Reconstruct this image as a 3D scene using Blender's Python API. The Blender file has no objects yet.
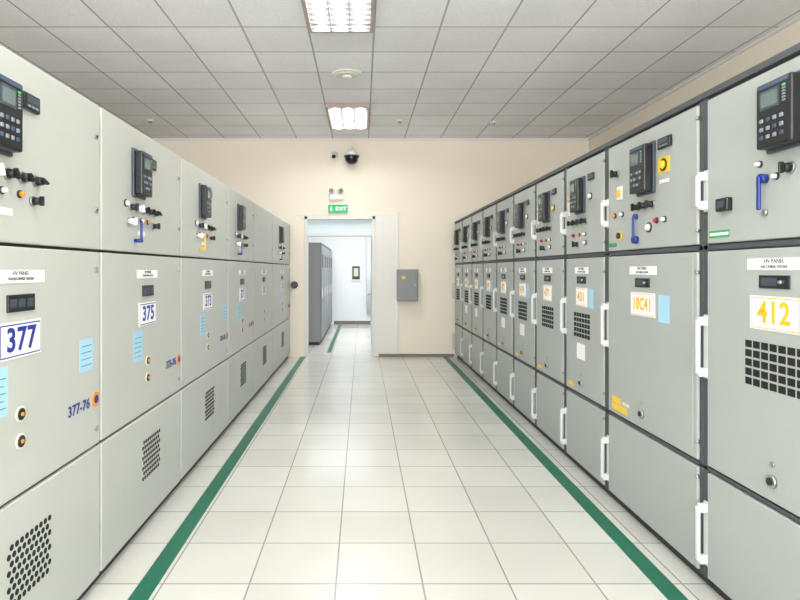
import bpy, bmesh, math, random
from mathutils import Matrix, Vector
random.seed(4)
sc = bpy.context.scene
sc.view_settings.view_transform = 'Standard'
sc.view_settings.look = 'None'
sc.view_settings.exposure = 0.12

# ------------------------------------------------------------------ materials
def lin(c):
    r = []
    for v in c[:3]:
        v = v/255.0
        r.append(v/12.92 if v <= 0.04045 else ((v+0.055)/1.055)**2.4)
    return (r[0], r[1], r[2], 1.0)

MATS = {}
def mat(name, col, rough=0.5, metal=0.0, var=0.04, scale=6.0, emit=0.0, bump=0.0, bscale=200.0, spec=0.5):
    m = bpy.data.materials.new(name); m.use_nodes = True
    nt = m.node_tree; b = nt.nodes['Principled BSDF']
    c = lin(col)
    b.inputs['Roughness'].default_value = rough
    b.inputs['Metallic'].default_value = metal
    b.inputs['Specular IOR Level'].default_value = spec
    tc = nt.nodes.new('ShaderNodeTexCoord')
    nz = nt.nodes.new('ShaderNodeTexNoise'); nz.inputs['Scale'].default_value = scale
    nz.inputs['Detail'].default_value = 4
    nt.links.new(tc.outputs['Object'], nz.inputs['Vector'])
    mx = nt.nodes.new('ShaderNodeMix'); mx.data_type = 'RGBA'
    mx.inputs[6].default_value = tuple(max(0, v*(1-var)) for v in c[:3])+(1,)
    mx.inputs[7].default_value = tuple(min(1, v*(1+var)) for v in c[:3])+(1,)
    nt.links.new(nz.outputs['Fac'], mx.inputs[0])
    nt.links.new(mx.outputs[2], b.inputs['Base Color'])
    if emit > 0:
        b.inputs['Emission Color'].default_value = c
        b.inputs['Emission Strength'].default_value = emit
    if bump > 0:
        n2 = nt.nodes.new('ShaderNodeTexNoise'); n2.inputs['Scale'].default_value = bscale
        nt.links.new(tc.outputs['Object'], n2.inputs['Vector'])
        bp = nt.nodes.new('ShaderNodeBump'); bp.inputs['Strength'].default_value = bump
        bp.inputs['Distance'].default_value = 0.002
        nt.links.new(n2.outputs['Fac'], bp.inputs['Height'])
        nt.links.new(bp.outputs['Normal'], b.inputs['Normal'])
    MATS[name] = m
    return m

def tile_mat(name, c1, c2, cm, size, mortar, offx, offy, rough, bump=0.15, speck=0.0):
    m = bpy.data.materials.new(name); m.use_nodes = True
    nt = m.node_tree; b = nt.nodes['Principled BSDF']
    tc = nt.nodes.new('ShaderNodeTexCoord')
    mp = nt.nodes.new('ShaderNodeMapping'); mp.inputs['Location'].default_value = (-offx, -offy, 0)
    nt.links.new(tc.outputs['Object'], mp.inputs['Vector'])
    br = nt.nodes.new('ShaderNodeTexBrick')
    br.offset = 0.0; br.squash = 1.0
    br.inputs['Scale'].default_value = 1.0
    br.inputs['Brick Width'].default_value = size
    br.inputs['Row Height'].default_value = size
    br.inputs['Mortar Size'].default_value = mortar
    br.inputs['Mortar Smooth'].default_value = 0.2
    br.inputs['Color1'].default_value = lin(c1)
    br.inputs['Color2'].default_value = lin(c2)
    br.inputs['Mortar'].default_value = lin(cm)
    nt.links.new(mp.outputs['Vector'], br.inputs['Vector'])
    nz = nt.nodes.new('ShaderNodeTexNoise'); nz.inputs['Scale'].default_value = 1.3
    nz.inputs['Detail'].default_value = 5
    nt.links.new(tc.outputs['Object'], nz.inputs['Vector'])
    mr = nt.nodes.new('ShaderNodeMapRange')
    mr.inputs['From Min'].default_value = 0.3; mr.inputs['From Max'].default_value = 0.7
    mr.inputs['To Min'].default_value = 0.94; mr.inputs['To Max'].default_value = 1.03
    nt.links.new(nz.outputs['Fac'], mr.inputs['Value'])
    mul = nt.nodes.new('ShaderNodeMix'); mul.data_type = 'RGBA'; mul.blend_type = 'MULTIPLY'
    mul.inputs[0].default_value = 1.0
    nt.links.new(br.outputs['Color'], mul.inputs[6])
    nt.links.new(mr.outputs['Result'], mul.inputs[7])
    last = mul.outputs[2]
    if speck > 0:
        n3 = nt.nodes.new('ShaderNodeTexNoise'); n3.inputs['Scale'].default_value = 70
        nt.links.new(tc.outputs['Object'], n3.inputs['Vector'])
        m3 = nt.nodes.new('ShaderNodeMapRange')
        m3.inputs['From Min'].default_value = 0.35; m3.inputs['From Max'].default_value = 0.65
        m3.inputs['To Min'].default_value = 1-speck; m3.inputs['To Max'].default_value = 1.0
        nt.links.new(n3.outputs['Fac'], m3.inputs['Value'])
        mu2 = nt.nodes.new('ShaderNodeMix'); mu2.data_type = 'RGBA'; mu2.blend_type = 'MULTIPLY'
        mu2.inputs[0].default_value = 1.0
        nt.links.new(last, mu2.inputs[6]); nt.links.new(m3.outputs['Result'], mu2.inputs[7])
        last = mu2.outputs[2]
    nt.links.new(last, b.inputs['Base Color'])
    b.inputs['Roughness'].default_value = rough
    inv = nt.nodes.new('ShaderNodeMath'); inv.operation = 'SUBTRACT'; inv.inputs[0].default_value = 1
    nt.links.new(br.outputs['Fac'], inv.inputs[1])
    bp = nt.nodes.new('ShaderNodeBump'); bp.inputs['Strength'].default_value = bump
    bp.inputs['Distance'].default_value = 0.003
    nt.links.new(inv.outputs[0], bp.inputs['Height'])
    nt.links.new(bp.outputs['Normal'], b.inputs['Normal'])
    MATS[name] = m

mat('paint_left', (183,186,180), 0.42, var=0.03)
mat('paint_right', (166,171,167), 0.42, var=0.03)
mat('cabinet_roof', (214,216,214), 0.5)  # pale cabinet tops, added to bounce light up onto the ceiling
mat('frame_right', (70,75,78), 0.5)
mat('seam', (38,40,42), 0.7)
mat('plinth', (48,50,52), 0.6)
mat('black_plastic', (26,28,31), 0.35)
mat('relay_grey', (62,70,80), 0.4)
mat('relay_blue', (58,78,104), 0.4)
mat('lcd', (104,122,118), 0.2)
mat('key_grey', (130,136,142), 0.5)
mat('white_plastic', (232,233,230), 0.4)
mat('paper_white', (240,240,240), 0.7)
mat('paper_blue', (160,204,226), 0.7)
mat('label_cream', (214,214,196), 0.6)
mat('text_blue', (26,44,140), 0.5)
mat('text_yellow', (232,182,30), 0.5)
mat('text_dark', (60,62,66), 0.5)
mat('yellow', (236,196,40), 0.4)
mat('blue_handle', (22,52,130), 0.35)
mat('red', (190,40,34), 0.4)
mat('green_led', (40,190,90), 0.4, emit=0.5)
mat('green_label', (60,150,90), 0.5)
mat('orange', (226,140,40), 0.5)
mat('steel', (170,172,172), 0.3, metal=0.8)
mat('handle', (204,208,208), 0.4)
mat('hole', (16,17,18), 0.9)
mat('wall_paint', (242,233,218), 0.85, var=0.03, scale=1.2, bump=0.1)
mat('wall_white', (236,233,228), 0.85, var=0.02, scale=1.2)
mat('wall_cool', (232,236,240), 0.85, var=0.03, scale=1.2)
mat('trim_white', (230,230,228), 0.5)
mat('base_grey', (120,116,110), 0.6)
mat('door_white', (226,228,226), 0.5)
mat('glass_pane', (205,222,230), 0.1)
mat('box_grey', (140,143,144), 0.5)
mat('stripe_green', (8,102,78), 0.35, var=0.1, scale=12)
mat('tube', (255,254,252), 0.5, emit=6.0)
mat('troffer_frame', (178,160,152), 0.5)
mat('louver', (190,192,194), 0.45, metal=0.2)
mat('exit_green', (20,150,90), 0.4, emit=0.4)
mat('exit_text', (240,255,245), 0.4, emit=0.5)
mat('dome', (14,15,18), 0.08)
mat('curtain', (228,231,235), 0.8)
mat('poster_dark', (50,60,64), 0.5)
mat('remote_cab', (136,141,145), 0.5)
tile_mat('floor_tile', (212,212,206), (204,204,197), (150,149,143), 0.4, 0.0045, -0.12, 3.88, 0.2)
tile_mat('ceiling_tile', (246,247,248), (238,239,240), (176,176,176), 0.6, 0.010, -0.49, 4.05, 0.9, 0.3, speck=0.08)

# ------------------------------------------------------------------ builder
class Build:
    def __init__(self):
        self.bm = bmesh.new(); self.mats = []
    def mi(self, m):
        if m not in self.mats: self.mats.append(m)
        return self.mats.index(m)
    def _merge(self, tmp, m, smooth=False):
        i = self.mi(m)
        vm = {}
        for v in tmp.verts: vm[v] = self.bm.verts.new(v.co)
        for f in tmp.faces:
            try:
                nf = self.bm.faces.new([vm[v] for v in f.verts]); nf.material_index = i; nf.smooth = smooth
            except ValueError: pass
        tmp.free()
    def box(self, x0, x1, y0, y1, z0, z1, m, bev=0.0, seg=2, rot=None):
        t = bmesh.new()
        bmesh.ops.create_cube(t, size=1.0)
        sx, sy, sz = abs(x1-x0), abs(y1-y0), abs(z1-z0)
        c = Vector(((x0+x1)/2, (y0+y1)/2, (z0+z1)/2))
        for v in t.verts: v.co = Vector((v.co.x*sx, v.co.y*sy, v.co.z*sz))
        if bev > 0:
            bmesh.ops.bevel(t, geom=t.edges[:], offset=min(bev, 0.45*min(sx, sy, sz)), segments=seg, affect='EDGES', profile=0.5)
        for v in t.verts:
            co = v.co
            if rot is not None: co = rot @ co
            v.co = co + c
        self._merge(t, m)
    def cyl(self, c, axis, r, h, m, seg=20, r2=None, rot=None):
        t = bmesh.new()
        bmesh.ops.create_cone(t, cap_ends=True, segments=seg, radius1=r, radius2=r if r2 is None else r2, depth=h)
        q = Vector((0, 0, 1)).rotation_difference(Vector(axis)).to_matrix()
        for v in t.verts: v.co = q @ v.co + Vector(c)
        i = self.mi(m); vm = {}
        for v in t.verts: vm[v] = self.bm.verts.new(v.co)
        for f in t.faces:
            nf = self.bm.faces.new([vm[v] for v in f.verts]); nf.material_index = i
            nf.smooth = len(f.verts) == 4
        t.free()
    def sph(self, c, r, m, sz=1.0):
        t = bmesh.new(); bmesh.ops.create_uvsphere(t, u_segments=20, v_segments=12, radius=r)
        for v in t.verts: v.co = Vector((v.co.x, v.co.y, v.co.z*sz)) + Vector(c)
        self._merge(t, m, True)
    def tube(self, pts, r, m):
        for a, b in zip(pts[:-1], pts[1:]):
            a = Vector(a); b = Vector(b); d = b-a
            self.cyl((a+b)/2, d.normalized(), r, d.length+r, m, 10)
    def obj(self, name, parent=None, ploc=None):
        me = bpy.data.meshes.new(name)
        bmesh.ops.recalc_face_normals(self.bm, faces=self.bm.faces[:])
        self.bm.to_mesh(me); self.bm.free()
        for m in self.mats: me.materials.append(MATS[m])
        o = bpy.data.objects.new(name, me); sc.collection.objects.link(o)
        if parent:
            o.parent = parent; o.matrix_parent_inverse = Matrix.Translation(-Vector(ploc))
        return o

def empty(name, loc):
    e = bpy.data.objects.new(name, None); e.location = loc; e.empty_display_size = 0.2
    sc.collection.objects.link(e); return e

def text_obj(body, size, loc, xdir, ydir, m, parent, ploc, name='lettering', bold=0.0, sx=1.0):
    cu = bpy.data.curves.new(name, 'FONT'); cu.body = body; cu.size = size
    cu.align_x = 'CENTER'; cu.align_y = 'CENTER'; cu.extrude = 0.0006; cu.offset = bold
    if bold: cu.space_character = 1.08
    t = bpy.data.objects.new(name+'_tmp', cu); sc.collection.objects.link(t)
    bpy.context.view_layer.update()
    me = bpy.data.meshes.new_from_object(t.evaluated_get(bpy.context.evaluated_depsgraph_get()))
    bpy.data.objects.remove(t)
    X = Vector(xdir); Y = Vector(ydir); Z = X.cross(Y)
    M = Matrix(((X.x*sx, Y.x, Z.x, loc[0]), (X.y*sx, Y.y, Z.y, loc[1]), (X.z*sx, Y.z, Z.z, loc[2]), (0, 0, 0, 1)))
    me.transform(M); me.materials.clear(); me.materials.append(MATS[m])
    o = bpy.data.objects.new(name, me); sc.collection.objects.link(o)
    o.parent = parent; o.matrix_parent_inverse = Matrix.Translation(-Vector(ploc))
    return o

# ------------------------------------------------------------------ dims
XR, XL = 1.566, -1.218
HR, HL = 2.255, 2.20
CEIL = 3.65
WALLY = 9.72
TH = 0.15
REARY = -4.0
RX0, RX1 = -4.0, 3.8

class Front:
    def __init__(self, side, y0, y1, b):
        self.side, self.y0, self.y1, self.b = side, y0, y1, b
    def y(self, a): return self.y1-a if self.side == 'R' else self.y0+a
    def x(self, s): return XR-s if self.side == 'R' else XL+s
    def nrm(self): return (-1, 0, 0) if self.side == 'R' else (1, 0, 0)
    def box(self, a0, a1, z0, z1, s0, s1, m, bev=0.0, seg=2, tilt=0.0):
        xa, xb = self.x(s0), self.x(s1); ya, yb = self.y(a0), self.y(a1)
        rot = Matrix.Rotation(tilt, 3, 'X') if tilt else None
        self.b.box(min(xa, xb), max(xa, xb), min(ya, yb), max(ya, yb), z0, z1, m, bev, seg, rot)
    def cyl(self, a, z, s0, s1, r, m, seg=18, r2=None):
        self.b.cyl((self.x((s0+s1)/2), self.y(a), z), self.nrm(), r, abs(s1-s0), m, seg, r2)
    def knob(self, a, z, r=0.018, m='black_plastic', tilt=0.0, s=0.02):
        self.cyl(a, z, s, s+0.008, r*1.25, 'steel')
        self.cyl(a, z, s+0.008, s+0.03, r, m, r2=r*0.85)
        self.box(a-r*0.28, a+r*0.28, z-r*1.15, z+r*1.15, s+0.028, s+0.045, m, 0.002, 1, tilt)
    def lamp(self, a, z, m, r=0.012, s=0.02):
        self.cyl(a, z, s, s+0.006, r*1.35, 'black_plastic')
        self.cyl(a, z, s+0.006, s+0.02, r, m, r2=r*0.7)
    def relay(self, a0, a1, z0, z1, s=0.02, d=0.06, body='black_plastic'):
        w = a1-a0; h = z1-z0
        self.box(a0-0.010, a1+0.010, z0-0.012, z1+0.012, s, s+0.014, 'relay_grey', 0.003)
        self.box(a0, a1, z0, z1, s+0.012, s+d, body, 0.008)
        e = s+d
        self.box(a0+w*0.07, a1-w*0.07, z1-h*0.09, z1-h*0.03, e-0.001, e+0.002, 'relay_blue')
        self.box(a0+w*0.14, a1-w*0.30, z1-h*0.42, z1-h*0.13, e-0.001, e+0.003, 'relay_grey')
        self.box(a0+w*0.19, a1-w*0.35, z1-h*0.38, z1-h*0.17, e+0.002, e+0.004, 'lcd')
        for k in range(6):
            self.box(a1-w*0.22, a1-w*0.14, z1-h*(0.16+0.045*k), z1-h*(0.135+0.045*k), e-0.001, e+0.003, 'green_led' if k < 1 else 'key_grey')
        for r in range(3):
            for c in range(4):
                self.box(a0+w*(0.14+0.19*c), a0+w*(0.24+0.19*c), z0+h*(0.13+0.13*r), z0+h*(0.19+0.13*r), e-0.001, e+0.005, 'key_grey' if (r+c) % 3 else 'relay_blue', 0.002, 1)
    def meter(self, a, z, w=0.07, h=0.07):
        self.box(a-w/2, a+w/2, z-h/2, z+h/2, 0.018, 0.035, 'black_plastic', 0.004)
        self.box(a-w*0.36, a+w*0.36, z-h*0.1, z+h*0.34, 0.034, 0.037, 'relay_grey')
        for k in range(3):
            self.box(a-w*0.32+k*w*0.24, a-w*0.16+k*w*0.24, z-h*0.34, z-h*0.2, 0.034, 0.038, 'key_grey')
    def grid(self, a0, a1, z0, z1, nc, nr, s, m='hole'):
        dw = (a1-a0)/nc; dh = (z1-z0)/nr
        for r in range(nr):
            for c in range(nc):
                a = a0+dw*(c+0.5); z = z0+dh*(r+0.5)
                self.box(a-dw*0.40, a+dw*0.40, z-dh*0.38, z+dh*0.38, s-0.002, s+0.0015, m)
    def handle(self, a, z0, z1, s=0.012, m='handle'):
        self.box(a-0.018, a+0.018, z0-0.008, z1+0.008, s-0.002, s+0.008, m, 0.003)
        self.box(a-0.014, a+0.014, z0, z0+0.04, s, s+0.042, m, 0.006)
        self.box(a-0.014, a+0.014, z1-0.04, z1, s, s+0.042, m, 0.006)
        self.box(a-0.012, a+0.012, z0+0.012, z1-0.012, s+0.034, s+0.052, m, 0.007)

def right_cabinet(y0, y1, idx, sign, wide):
    ploc = ((XR+2.7)/2, (y0+y1)/2, 0)
    e = empty('switchgear_cabinet', ploc)
    w = y1-y0
    b = Build(); f = Front('R', y0, y1, b)
    b.box(XR, 2.75, y0+0.001, y1-0.001, 0.06, HR-0.012, 'frame_right')
    b.box(XR+0.03, 2.72, y0+0.004, y1-0.004, 0, 0.06, 'plinth')
    b.box(XR-0.022, XR+0.10, y0+0.001, y1-0.001, HR-0.03, HR, 'frame_right', 0.004)
    b.box(XR+0.10, 2.75, y0+0.001, y1-0.001, HR-0.03, HR-0.002, 'cabinet_roof')
    b.box(XR-0.012, XR, y1-0.035, y1-0.001, 0.06, HR-0.03, 'frame_right', 0.003)
    b.box(XR-0.012, XR, y0+0.001, y0+0.03, 0.06, HR-0.03, 'frame_right', 0.003)
    f.box(0.0, w, 1.54, 1.56, 0, 0.012, 'frame_right')
    f.box(0.0, w, 0.55, 0.565, 0, 0.012, 'frame_right')
    b.obj('carcass', e, ploc)
    b = Build(); f.b = b
    L, Rr = 0.042, w-0.034
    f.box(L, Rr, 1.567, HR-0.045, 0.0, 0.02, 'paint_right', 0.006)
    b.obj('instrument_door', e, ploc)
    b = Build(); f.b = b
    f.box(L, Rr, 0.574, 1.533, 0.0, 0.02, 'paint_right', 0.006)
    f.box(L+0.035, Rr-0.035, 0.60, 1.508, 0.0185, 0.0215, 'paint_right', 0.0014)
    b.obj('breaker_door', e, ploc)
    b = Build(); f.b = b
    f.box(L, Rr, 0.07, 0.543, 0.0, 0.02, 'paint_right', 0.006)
    b.obj('cable_door', e, ploc)
    b = Build(); f.b = b
    f.handle(0.03, 1.72, 1.89); f.handle(0.03, 0.97, 1.24); f.handle(0.03, 0.13, 0.40)
    b.obj('handles', e, ploc)
    b = Build(); f.b = b
    for z in (0.66, 1.44, 1.63, 2.15, 0.12, 0.5):
        f.cyl(w-0.03, z, 0.014, 0.03, 0.008, 'steel', 10)
    b.obj('hinges', e, ploc)
    b = Build(); f.b = b
    S = 0.0215
    dz = 0.0
    if wide:
        if sign != '10C41':
            dz = 0.025
            f.relay(0.45, 0.63, 1.90, 2.14, d=0.06)
            f.box(0.14, 0.22, 1.70, 1.755, 0.018, 0.045, 'black_plastic', 0.004)
            f.box(0.155, 0.205, 1.713, 1.742, 0.044, 0.047, 'relay_grey')
            f.knob(0.55, 1.82, 0.018, 'black_plastic')
            f.lamp(0.39, 1.86, 'white_plastic', 0.010); f.lamp(0.48, 1.80, 'white_plastic', 0.010)
            f.cyl(0.42, 1.80, 0.02, 0.045, 0.018, 'blue_handle')
            f.box(0.412, 0.428, 1.68, 1.81, 0.042, 0.054, 'blue_handle', 0.004)
            f.cyl(0.42, 1.67, 0.02, 0.03, 0.012, 'steel')
            f.box(0.72, 0.82, 2.08, 2.14, 0.018, 0.03, 'black_plastic', 0.004)
            f.lamp(0.74, 1.98, 'yellow', 0.028)
            f.knob(0.70, 1.82); f.knob(0.80, 1.85, m='white_plastic')
            f.box(0.06, 0.20, 1.59, 1.622, 0.019, 0.0215, 'green_label')
            f.box(0.065, 0.195, 1.60, 1.612, 0.0212, 0.0222, 'white_plastic')
        else:
            f.relay(0.45, 0.62, 1.87, 2.12, d=0.06)
            f.meter(0.73, 2.10, 0.12, 0.055)
            f.box(0.655, 0.765, 1.95, 2.03, 0.019, 0.0215, 'yellow')
            f.lamp(0.71, 1.99, 'yellow', 0.024)
            f.box(0.67, 0.76, 1.895, 1.915, 0.02, 0.023, 'white_plastic')
            f.box(0.17, 0.24, 1.87, 1.95, 0.018, 0.026, 'white_plastic', 0.002)
            f.box(0.185, 0.225, 1.89, 1.93, 0.026, 0.036, 'yellow', 0.004)
            f.knob(0.17, 2.03, 0.02)
            f.knob(0.52, 1.80, 0.018); f.knob(0.60, 1.80, 0.018); f.knob(0.44, 1.80, 0.018)
            f.lamp(0.14, 1.78, 'orange'); f.lamp(0.24, 1.78, 'white_plastic')
            f.cyl(0.42, 1.75, 0.02, 0.04, 0.014, 'blue_handle')
            f.box(0.413, 0.427, 1.63, 1.75, 0.036, 0.048, 'blue_handle', 0.004)
            f.cyl(0.42, 1.62, 0.02, 0.045, 0.022, 'blue_handle')
            f.cyl(0.20, 1.655, 0.02, 0.024, 0.030, 'yellow')
            f.cyl(0.20, 1.655, 0.023, 0.035, 0.018, 'black_plastic')
            f.lamp(0.64, 1.71, 'red', 0.012); f.lamp(0.72, 1.71, 'white_plastic', 0.012)
            f.lamp(0.56, 1.68, 'white_plastic', 0.02)
            f.box(0.05, 0.16, 1.59, 1.615, 0.019, 0.0215, 'green_label')
    else:
        f.relay(0.26, 0.41, 1.86, 2.09, d=0.055)
        f.meter(0.53, 2.08, 0.09, 0.045)
        f.lamp(0.51, 1.95, 'yellow' if idx % 3 == 1 else 'white_plastic', 0.018)
        f.lamp(0.14, 1.98, 'yellow' if idx == 0 else 'white_plastic', 0.016)
        for k in range(4):
            f.knob(0.18+0.085*k, 1.79, 0.016, 'black_plastic', tilt=0.4*(k % 2))
        for k in range(3):
            f.lamp(0.20+0.11*k, 1.70, ['red', 'orange', 'white_plastic'][k], 0.010)
        f.knob(0.28, 1.635, 0.018); f.lamp(0.42, 1.64, 'white_plastic', 0.014)
        f.box(0.08, 0.12, 1.85, 1.95, 0.018, 0.026, 'label_cream', 0.002)
    c = w*0.47
    lw = 0.30 if wide else 0.24
    f.box(c-lw/2, c+lw/2, 1.425+dz, 1.470+dz, S-0.001, S+0.003, 'paper_white')
    f.box(c-0.08, c+0.08, 1.355+dz, 1.405+dz, S-0.001, S+0.006, 'black_plastic', 0.002)
    f.box(c-0.065, c+0.02, 1.365+dz, 1.395+dz, S+0.005, S+0.008, 'relay_grey')
    f.lamp(c+0.05, 1.38+dz, 'steel', 0.008, S+0.003)
    sw = 0.27 if wide else 0.20
    zc = 1.26+dz; hh = 0.065
    f.box(c-sw/2, c+sw/2, zc-hh, zc+hh, S-0.001, S+0.004, 'paper_white', 0.001, 1)
    f.box(c-sw/2+0.005, c+sw/2-0.005, zc-hh+0.005, zc+hh-0.005, S+0.0035, S+0.0045, 'text_yellow')
    f.box(c-sw/2+0.009, c+sw/2-0.009, zc-hh+0.009, zc+hh-0.009, S+0.004, S+0.0055, 'paper_white')
    if sign == '10C41':
        f.box(c+0.17, c+0.28, 1.18, 1.32, S-0.001, S+0.001, 'paper_blue')
        f.box(0.10, 0.30, 0.60, 0.64, S-0.001, S+0.001, 'yellow')
        f.box(0.10, 0.22, 0.645, 0.68, S-0.001, S+0.001, 'yellow')
        f.box(0.24, 0.33, 0.65, 0.67, S-0.001, S+0.001, 'label_cream')
    elif wide:
        f.grid(c-0.17, c+0.20, 0.99, 1.175, 8, 5, S)
    else:
        f.grid(c-0.15, c+0.15, 0.97, 1.15, 6, 5, S)
        if idx % 2 == 0: f.box(c+0.13, c+0.21, 1.19, 1.32, S-0.001, S+0.001, 'paper_blue')
        if idx % 3 != 1: f.box(c-0.09, c+0.06, 0.82, 0.93, S-0.001, S+0.001, 'paper_white')
        f.box(0.10, 0.20, 0.60, 0.63, S-0.001, S+0.001, 'yellow')
    f.cyl(c-0.01, 0.655, S-0.001, S+0.012, 0.024, 'steel', 20)
    f.cyl(c-0.01, 0.655, S+0.011, S+0.018, 0.014, 'black_plastic', 16)
    f.cyl(c-0.01, 0.72, S-0.001, S+0.006, 0.010, 'steel', 12)
    b.obj('instruments_and_plates', e, ploc)
    x = XR-(S+0.0062)
    text_obj(sign, 0.115 if wide and len(sign) < 4 else (0.092 if wide else 0.085), (x, y1-c, zc), (0, -1, 0), (0, 0, 1), 'text_yellow', e, ploc, 'sign_digits', 0.003, 0.95 if len(sign) < 5 else 0.8)
    text_obj('HV PANEL', 0.024, (XR-S-0.0035, y1-c, 1.458+dz), (0, -1, 0), (0, 0, 1), 'text_dark', e, ploc, 'label_text')
    text_obj('INCOMING FEEDER', 0.016, (XR-S-0.0035, y1-c, 1.437+dz), (0, -1, 0), (0, 0, 1), 'text_dark', e, ploc, 'label_text')

ys = [-0.36, 0.64, 1.64, 2.64, 3.68]
signs = ['414', '416', '412', '10C41']
for i in range(4):
    right_cabinet(ys[i], ys[i+1], i, signs[i], True)
y = 3.68
for i, s in enumerate(['431', '476', '474', '472', '470', '478', '480', '482']):
    right_cabinet(y, y+0.75, i, s, False)
    y += 0.75

def left_cabinet(y0, y1, idx, sign, instr=True):
    ploc = ((XL-2.5)/2, (y0+y1)/2, 0)
    e = empty('switchgear_cabinet', ploc)
    w = y1-y0
    b = Build(); f = Front('L', y0, y1, b)
    b.box(-2.5, XL, y0+0.001, y1-0.001, 0.05, HL-0.01, 'seam')
    b.box(-2.5, XL-0.004, y0+0.003, y1-0.003, HL-0.012, HL, 'cabinet_roof')
    b.box(-2.48, XL-0.02, y0+0.004, y1-0.004, 0, 0.05, 'plinth')
    b.obj('carcass', e, ploc)
    L, Rr = 0.009, w-0.009
    for nm, z0, z1 in (('instrument_door', 1.543, HL), ('breaker_door', 0.663, 1.531), ('cable_door', 0.06, 0.651)):
        b = Build(); f.b = b
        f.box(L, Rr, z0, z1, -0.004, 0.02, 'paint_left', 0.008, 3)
        b.obj(nm, e, ploc)
    b = Build(); f.b = b
    S = 0.02
    c = w*0.49
    if instr:
        rc = w*0.37
        f.relay(rc-0.075, rc+0.075, 1.845, 2.075, d=0.055)
        f.meter(rc+0.20, 2.05, 0.10, 0.06)
        f.lamp(rc-0.16, 1.79, 'white_plastic', 0.014)
        for k in range(5):
            f.knob(rc-0.10+0.085*k, 1.775, 0.017, ['black_plastic', 'white_plastic', 'black_plastic', 'black_plastic', 'black_plastic'][k], tilt=0.3*k)
        for k in range(3):
            f.lamp(rc-0.06+0.10*k, 1.715, ['red', 'white_plastic', 'orange'][k], 0.010)
        f.knob(rc-0.12, 1.70, 0.016, 'white_plastic'); f.knob(rc+0.22, 1.70, 0.015)
        hm = 'yellow' if sign in ('377', '373') else 'blue_handle'
        f.box(rc-0.045, rc-0.035, 1.60, 1.71, S+0.03, S+0.042, hm, 0.003)
        f.cyl(rc-0.04, 1.605, S, S+0.042, 0.010, hm)
        f.box(rc+0.0, rc+0.10, 1.635, 1.66, S-0.001, S+0.002, 'white_plastic')
    for z in (1.72, 2.05):
        f.cyl(w-0.05, z, S-0.001, S+0.006, 0.013, 'steel', 14)
        f.cyl(w-0.05, z, S+0.005, S+0.009, 0.006, 'black_plastic', 10)
    for z in (1.45, 0.74):
        f.cyl(w-0.05, z, S-0.001, S+0.006, 0.013, 'steel', 14)
    f.box(c-0.15, c+0.15, 1.405, 1.45, S-0.001, S+0.003, 'paper_white')
    f.box(c-0.08, c+0.08, 1.305, 1.365, S-0.001, S+0.008, 'black_plastic', 0.002)
    for k in range(3):
        f.box(c-0.07+0.05*k, c-0.035+0.05*k, 1.32, 1.35, S+0.007, S+0.010, 'relay_grey')
    f.box(c-0.125, c+0.125, 1.145, 1.27, S-0.001, S+0.004, 'paper_white', 0.001, 1)
    f.box(c-0.119, c+0.119, 1.151, 1.264, S+0.0035, S+0.0046, 'text_blue')
    f.box(c-0.114, c+0.114, 1.156, 1.259, S+0.004, S+0.0056, 'paper_white')
    if instr:
        f.box(c-0.20, c-0.07, 0.96, 1.125, S-0.001, S+0.001, 'paper_blue')
        for k in range(5):
            f.box(c-0.185, c-0.085-0.01*(k % 2), 0.985+0.025*k, 0.988+0.025*k, S+0.0008, S+0.0014, 'relay_blue')
        if idx % 2 == 0:
            f.box(w-0.20, w-0.08, 1.01, 1.15, S-0.001, S+0.001, 'paper_blue')
            for k in range(4):
                f.box(w-0.185, w-0.095, 1.035+0.028*k, 1.038+0.028*k, S+0.0008, S+0.0014, 'relay_blue')
        f.cyl(w-0.055, 0.87, S-0.001, S+0.004, 0.033, 'orange', 24)
        f.cyl(w-0.055, 0.87, S+0.003, S+0.006, 0.018, 'text_blue', 20)
    for z in (0.955, 0.86):
        f.cyl(c+0.0, z-0.01, S-0.001, S+0.004, 0.028, 'label_cream', 24)
        f.cyl(c+0.0, z-0.01, S+0.003, S+0.007, 0.021, 'black_plastic', 20)
        f.cyl(c+0.0, z-0.01, S+0.006, S+0.012, 0.007, 'orange', 12)
    for r in range(8):
        for k in range(9):
            a = w*0.5-0.07+0.030*k+(0.008 if r % 2 else -0.008)
            f.cyl(a, 0.305+0.028*r, S-0.002, S+0.0015, 0.0112, 'hole', 8)
    b.obj('instruments_and_plates', e, ploc)
    x = XL+S+0.0062
    text_obj(sign, 0.112, (x, y0+c, 1.207), (0, 1, 0), (0, 0, 1), 'text_blue', e, ploc, 'sign_digits', 0.003)
    text_obj('HV PANEL', 0.022, (XL+S+0.0035, y0+c, 1.438), (0, 1, 0), (0, 0, 1), 'text_dark', e, ploc, 'label_text')
    text_obj('TRANSFORMER FEEDER', 0.015, (XL+S+0.0035, y0+c, 1.419), (0, 1, 0), (0, 0, 1), 'text_dark', e, ploc, 'label_text')
    if instr:
        text_obj(sign+'-76', 0.062, (XL+S+0.002, y0+w-0.205, 0.865), (0, 1, 0), (0, 0, 1), 'text_blue', e, ploc, 'switch_text', 0.0012)

lb = [-1.05, 0.20, 1.43, 2.66, 3.84, 5.19, 6.42, 7.76, 9.66]
for i, s in enumerate(['381', '379', '377', '375', '373', '371', '331', '312']):
    left_cabinet(lb[i], lb[i+1], i, s, instr=(s != '331'))

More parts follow.
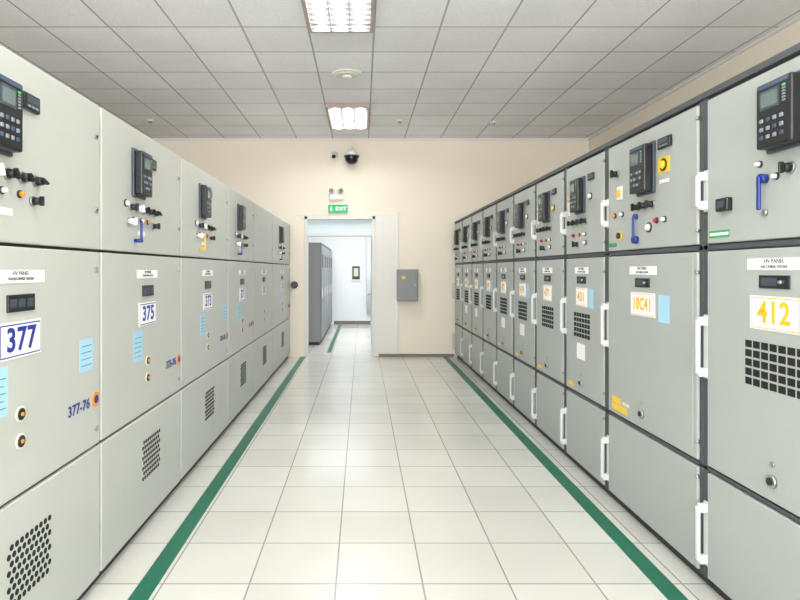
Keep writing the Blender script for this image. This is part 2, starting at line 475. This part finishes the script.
# ------------------------------------------------------------------ room shell
def slab(name, *a, m='wall_paint'):
    b = Build(); b.box(*a, m); return b.obj(name)
b = Build(); b.box(RX0-TH, RX1+TH, REARY-TH, 15.6, -0.1, 0, 'floor_tile'); b.obj('floor')
b = Build(); b.box(RX0-TH, RX1+TH, REARY-TH, WALLY+TH, CEIL, CEIL+0.1, 'ceiling_tile'); b.obj('ceiling')
slab('wall_left', RX0-TH, RX0, REARY, WALLY, 0, CEIL)
slab('wall_right', RX1, RX1+TH, REARY, WALLY, 0, CEIL)
added_openings = [(-3.4, -1.3), (-1.0, 0.9), (1.2, 3.3)]  # invented openings in the unseen rear wall, added to let fill light in
b = Build()
b.box(RX0-TH, RX1+TH, REARY-TH, REARY, 0, 0.9, 'wall_paint')
b.box(RX0-TH, RX1+TH, REARY-TH, REARY, 3.3, CEIL, 'wall_paint')
xs = [RX0-TH]+[v for p in added_openings for v in p]+[RX1+TH]
for k in range(0, len(xs), 2):
    b.box(xs[k], xs[k+1], REARY-TH, REARY, 0.9, 3.3, 'wall_paint')
b.obj('wall_rear')
for n, (a, c) in enumerate(added_openings):
    b = Build()
    for (p, q, r, s) in ((a, a+0.05, 0.9, 3.3), (c-0.05, c, 0.9, 3.3), (a+0.05, c-0.05, 0.9, 0.95), (a+0.05, c-0.05, 3.25, 3.3), ((a+c)/2-0.025, (a+c)/2+0.025, 0.95, 3.25)):
        b.box(p, q, REARY-0.10, REARY-0.04, r, s, 'trim_white', 0.004)
    b.obj('window_%d' % (n+1))  # frames for the added rear openings
DX0, DX1, DZ = -0.96, 0.22, 2.35
b = Build()
b.box(RX0-TH, DX0, WALLY, WALLY+TH, 0, CEIL, 'wall_paint')
b.box(DX1, RX1+TH, WALLY, WALLY+TH, 0, CEIL, 'wall_paint')
b.box(DX0, DX1, WALLY, WALLY+TH, DZ, CEIL, 'wall_paint')
b.obj('wall_far')
b = Build(); b.box(-1.15, 0.60, WALLY-0.008, WALLY, 2.36, 2.375, 'trim_white'); b.box(0.23, 0.585, WALLY-0.006, WALLY, 0.07, 2.36, 'wall_white'); b.obj('trim_3')
b = Build(); b.box(DX1+0.06, XR-0.02, WALLY-0.012, WALLY, 0, 0.045, 'base_grey', 0.003); b.obj('baseboard_far')
b = Build(); b.box(RX0, RX1, WALLY-0.03, WALLY, CEIL-0.03, CEIL, 'trim_white'); b.obj('trim_1')
b = Build(); b.box(RX1-0.03, RX1, REARY, WALLY-0.03, CEIL-0.03, CEIL, 'trim_white'); b.obj('trim_2')
e = empty('door_1', (-0.37, WALLY, 0)); pl = (-0.37, WALLY, 0)
b = Build()
b.box(DX0, DX0+0.05, WALLY-0.02, WALLY+TH+0.01, 0, DZ, 'trim_white', 0.004)
b.box(DX1-0.05, DX1, WALLY-0.02, WALLY+TH+0.01, 0, DZ, 'trim_white', 0.004)
b.box(DX0, DX1, WALLY-0.02, WALLY+TH+0.01, DZ-0.05, DZ, 'trim_white', 0.004)
b.box(DX0+0.05, DX1-0.05, WALLY, WALLY+TH, 2.02, 2.07, 'trim_white', 0.004)
b.obj('frame', e, pl)
b = Build(); b.box(DX0+0.05, DX1-0.05, WALLY+0.06, WALLY+0.07, 2.07, DZ-0.05, 'glass_pane'); b.obj('transom_pane', e, pl)
b = Build()
b.box(DX1-0.055, DX1-0.015, WALLY+TH+0.015, WALLY+TH+1.05, 0.01, 2.02, 'door_white', 0.004)
b.box(DX1-0.06, DX1-0.054, WALLY+TH+0.15, WALLY+TH+0.92, 0.25, 0.95, 'trim_white', 0.003)
b.box(DX1-0.06, DX1-0.054, WALLY+TH+0.15, WALLY+TH+0.92, 1.1, 1.85, 'trim_white', 0.003)
b.cyl((DX1-0.085, WALLY+TH+0.98, 1.0), (1, 0, 0), 0.012, 0.06, 'steel')
b.box(DX1-0.12, DX1-0.105, WALLY+TH+0.88, WALLY+TH+1.0, 0.99, 1.01, 'steel', 0.003)
b.obj('leaf', e, pl)

# next room
NY0, NY1 = WALLY+TH, 15.5
slab('wall_next_room_left', -3.15, -3.0, NY0, NY1, 0, 3.3, m='wall_cool')
slab('wall_next_room_right', 2.2, 2.35, NY0, NY1, 0, 3.3, m='wall_cool')
slab('wall_next_room_far', -3.15, 2.35, NY1, NY1+0.1, 0, 3.3, m='wall_cool')
slab('ceiling_next_room', -3.15, 2.35, NY0, NY1+0.1, 3.3, 3.4, m='trim_white')
b = Build(); b.box(-0.75, 2.2, NY1-0.012, NY1, 0, 0.09, 'base_grey', 0.003); b.obj('baseboard_next_room')
b = Build()
for k in range(5):
    y0 = 11.2+0.8*k
    b.box(-1.6, -0.80, y0+0.003, y0+0.797, 0.06, 1.98, 'seam')
    b.box(-0.80, -0.782, y0+0.02, y0+0.78, 0.1, 1.94, 'remote_cab', 0.005)
    b.box(-0.782, -0.775, y0+0.25, y0+0.55, 1.5, 1.75, 'black_plastic')
    b.box(-0.782, -0.76, y0+0.08, y0+0.11, 0.9, 1.1, 'steel', 0.003)
b.box(-1.58, -0.82, 11.22, 15.18, 0, 0.06, 'plinth')
b.box(-1.6, -0.80, 11.19, 11.203, 0.06, 1.98, 'remote_cab', 0.003)
b.obj('control_cubicle_row')
b = Build()
b.box(-0.30, -0.02, NY1-0.03, NY1+0.002, 1.15, 1.60, 'trim_white', 0.004)
b.box(-0.26, -0.06, NY1-0.034, NY1-0.028, 1.20, 1.55, 'poster_dark')
b.box(-0.22, -0.10, NY1-0.036, NY1-0.033, 1.28, 1.50, 'label_cream')
b.obj('framed_notice')
b = Build()
for k in range(14):
    b.cyl((0.15+0.05*k, NY1-0.07, 1.35), (0, 0, 1), 0.032, 2.1, 'curtain', 12)
b.box(0.10, 0.86, NY1-0.1, NY1-0.04, 2.4, 2.44, 'steel')
b.box(0.10, 0.86, NY1-0.06, NY1, 2.36, 2.42, 'trim_white')
b.obj('curtain')

for a in ((1.345, 1.435, -3.9, WALLY-0.05), (-1.03, -0.94, -3.9, WALLY-0.05), (-0.62, -0.54, 10.2, 15.3), (-0.53, 2.1, 14.6, 14.68)):
    b = Build(); b.box(a[0], a[1], a[2], a[3], 0, 0.002, 'stripe_green'); b.obj('floor_marking_stripe')

# ------------------------------------------------------------------ ceiling fixtures
def area(name, loc, sx, sy, power, col=(1, 0.99, 0.97), rot=(0, 0, 0), parent=None, pl=None):
    l = bpy.data.lights.new(name, 'AREA'); l.shape = 'RECTANGLE'; l.size = sx; l.size_y = sy
    l.energy = power; l.color = col
    o = bpy.data.objects.new(name, l); o.location = loc; o.rotation_euler = rot; sc.collection.objects.link(o)
    if parent:
        o.parent = parent; o.matrix_parent_inverse = Matrix.Translation(-Vector(pl))
    return o
def troffer(cx, y0, lit=True, power=40):
    x0, x1, y1 = cx-0.295, cx+0.295, y0+1.19
    e = empty('fluorescent_ceiling_light', (cx, y0+0.6, CEIL)); pl = (cx, y0+0.6, CEIL)
    b = Build(); zt = CEIL; zb = CEIL-0.06
    for (a, c, d, g) in ((x0, x0+0.035, y0, y1), (x1-0.035, x1, y0, y1), (x0+0.035, x1-0.035, y0, y0+0.035), (x0+0.035, x1-0.035, y1-0.035, y1)):
        b.box(a, c, d, g, zb, zt, 'troffer_frame', 0.004)
    b.box(x0+0.03, x1-0.03, y0+0.03, y1-0.03, zt-0.006, zt-0.001, 'louver')
    b.obj('housing', e, pl)
    b = Build()
    for k in range(3):
        b.cyl((cx-0.17+0.17*k, (y0+y1)/2, zt-0.02), (0, 1, 0), 0.012, 1.08, 'tube' if lit else 'white_plastic', 12)
    b.obj('tubes', e, pl)
    if lit:
        for k in range(3):
            area('tube_light', (cx-0.17+0.17*k, (y0+y1)/2, zt-0.036), 0.05, 1.08, power/3, parent=e, pl=pl)
    b = Build()
    for k in range(2):
        x = cx-0.085+0.17*k
        b.box(x-0.006, x+0.006, y0+0.035, y1-0.035, zb, zt-0.01, 'louver')
    for k in range(11):
        yy = y0+0.10+k*0.099
        b.box(x0+0.035, x1-0.035, yy-0.006, yy+0.006, zb+0.002, zt-0.040, 'louver')
    b.obj('louver', e, pl)
for yy in (-3.15, 0.45, 4.05, 7.65):
    troffer(-0.19, yy)
for yy in (-3.15, 0.45):
    troffer(2.21, yy, power=60); troffer(-2.59, yy, power=60)  # extra side fixtures out of view, added to raise the ambient light
area('next_room_light', (-0.3, 12.6, 3.25), 2.0, 2.5, 150, (0.98, 0.99, 1.0))
# added fill lamps behind the rear openings, tilted up to brighten the ceiling
for (a, c) in added_openings:
    area('window_daylight', ((a+c)/2, REARY-0.30, 1.9), c-a-0.1, 2.2, 230, (1.0, 0.995, 0.985), rot=(math.radians(114), 0, 0))

b = Build()
b.cyl((-0.17, 6.5, CEIL-0.008), (0, 0, 1), 0.17, 0.016, 'trim_white', 40)
b.cyl((-0.17, 6.5, CEIL-0.022), (0, 0, 1), 0.11, 0.016, 'label_cream', 36, r2=0.13)
b.cyl((-0.17, 6.5, CEIL-0.04), (0, 0, 1), 0.05, 0.03, 'trim_white', 24, r2=0.06)
b.obj('smoke_detector')
for (x, y) in ((0.55, 8.5), (1.95, 8.6), (-3.1, 8.5)):
    b = Build()
    b.cyl((x, y, CEIL-0.012), (0, 0, 1), 0.05, 0.024, 'trim_white', 24)
    b.cyl((x, y, CEIL-0.035), (0, 0, 1), 0.025, 0.03, 'steel', 16, r2=0.03)
    b.obj('ceiling_sprinkler')

W = WALLY
b = Build()
b.box(-0.24, -0.10, W-0.02, W, 3.32, 3.50, 'trim_white', 0.005)
b.tube([(-0.17, W-0.01, 3.44), (-0.17, W-0.20, 3.48), (-0.17, W-0.20, 3.40)], 0.02, 'trim_white')
b.cyl((-0.17, W-0.20, 3.37), (0, 0, 1), 0.12, 0.10, 'trim_white', 28, r2=0.06)
b.sph((-0.17, W-0.20, 3.29), 0.11, 'dome')
b.cyl((-0.17, W-0.20, 3.315), (0, 0, 1), 0.125, 0.02, 'relay_grey', 28)
b.obj('dome_security_camera')
b = Build()
b.cyl((-0.45, W-0.01, 3.42), (0, 1, 0), 0.05, 0.02, 'trim_white', 20)
b.tube([(-0.45, W-0.01, 3.42), (-0.45, W-0.10, 3.38)], 0.014, 'trim_white')
b.cyl((-0.45, W-0.16, 3.33), (0.1, 1, 0.25), 0.042, 0.20, 'trim_white', 20)
b.cyl((-0.46, W-0.262, 3.303), (0.1, 1, 0.25), 0.034, 0.012, 'dome', 20)
b.box(-0.50, -0.40, W-0.28, W-0.06, 3.375, 3.385, 'trim_white', 0.003)
b.obj('bullet_security_camera')
b = Build()
b.box(-0.54, -0.32, W-0.06, W+0.002, 2.62, 2.72, 'trim_white', 0.008)
for s in (-1, 1):
    b.cyl((-0.43+s*0.07, W-0.07, 2.775), (s*0.3, -1, -0.2), 0.042, 0.06, 'white_plastic', 20, r2=0.048)
    b.cyl((-0.43+s*0.08, W-0.105, 2.767), (s*0.3, -1, -0.2), 0.036, 0.01, 'steel', 20)
    b.cyl((-0.43+s*0.06, W-0.04, 2.735), (0, 0, 1), 0.012, 0.04, 'steel', 10)
b.obj('emergency_light')
e = empty('exit_sign', (-0.40, W, 2.47)); pl = (-0.40, W, 2.47)
b = Build()
b.box(-0.57, -0.23, W-0.035, W, 2.395, 2.55, 'trim_white', 0.005)
b.box(-0.562, -0.238, W-0.038, W-0.034, 2.403, 2.542, 'exit_green')
b.obj('box', e, pl)
text_obj('EXIT', 0.085, (-0.35, W-0.040, 2.472), (1, 0, 0), (0, 0, 1), 'exit_text', e, pl, 'lettering', 0.001)
b = Build()
b.box(-0.53, -0.50, W-0.041, W-0.038, 2.44, 2.49, 'exit_text'); b.cyl((-0.51, W-0.040, 2.505), (0, 1, 0), 0.010, 0.003, 'exit_text', 12)
b.obj('pictogram', e, pl)
b = Build()
b.box(0.58, 0.93, W-0.12, W, 0.93, 1.46, 'box_grey', 0.006)
b.box(0.60, 0.91, W-0.132, W-0.119, 0.95, 1.44, 'box_grey', 0.005)
b.cyl((0.88, W-0.135, 1.2), (0, 1, 0), 0.014, 0.012, 'steel', 14)
b.box(0.66, 0.72, W-0.134, W-0.131, 1.30, 1.35, 'yellow')
b.obj('electrical_distribution_box')
b = Build()
b.box(0.585, 0.615, W-0.02, W, 1.46, 2.42, 'trim_white', 0.003)
b.box(0.585, 0.615, W-0.02, W, 0.05, 0.93, 'trim_white', 0.003)
b.obj('wall_cable_trunking')
b = Build()
b.box(0.31, 0.39, W-0.018, W, 1.25, 1.37, 'white_plastic', 0.003)
b.box(0.33, 0.37, W-0.024, W-0.017, 1.28, 1.34, 'trim_white', 0.003)
b.obj('light_switch')
b = Build()
b.cyl((-1.13, W-0.02, 1.2), (0, 1, 0), 0.06, 0.04, 'black_plastic', 24)
b.cyl((-1.13, W-0.045, 1.2), (0, 1, 0), 0.045, 0.015, 'relay_grey', 24)
b.box(-1.17, -1.09, W-0.03, W, 1.02, 1.12, 'white_plastic', 0.004)
b.obj('alarm_call_point')

w = bpy.data.worlds.new('world'); sc.world = w; w.use_nodes = True
w.node_tree.nodes['Background'].inputs[0].default_value = (0.9, 0.95, 1, 1)
w.node_tree.nodes['Background'].inputs[1].default_value = 1.0

# ------------------------------------------------------------------ camera
cd = bpy.data.cameras.new('camera'); cam = bpy.data.objects.new('camera', cd)
sc.collection.objects.link(cam); sc.camera = cam
cam.location = (0, 0, 1.45); cam.rotation_euler = (math.radians(90), 0, 0)
cd.sensor_fit = 'HORIZONTAL'; cd.sensor_width = 36; cd.lens = 36*580/800
cd.shift_x = 38/800; cd.shift_y = -30/800
cd.clip_start = 0.05
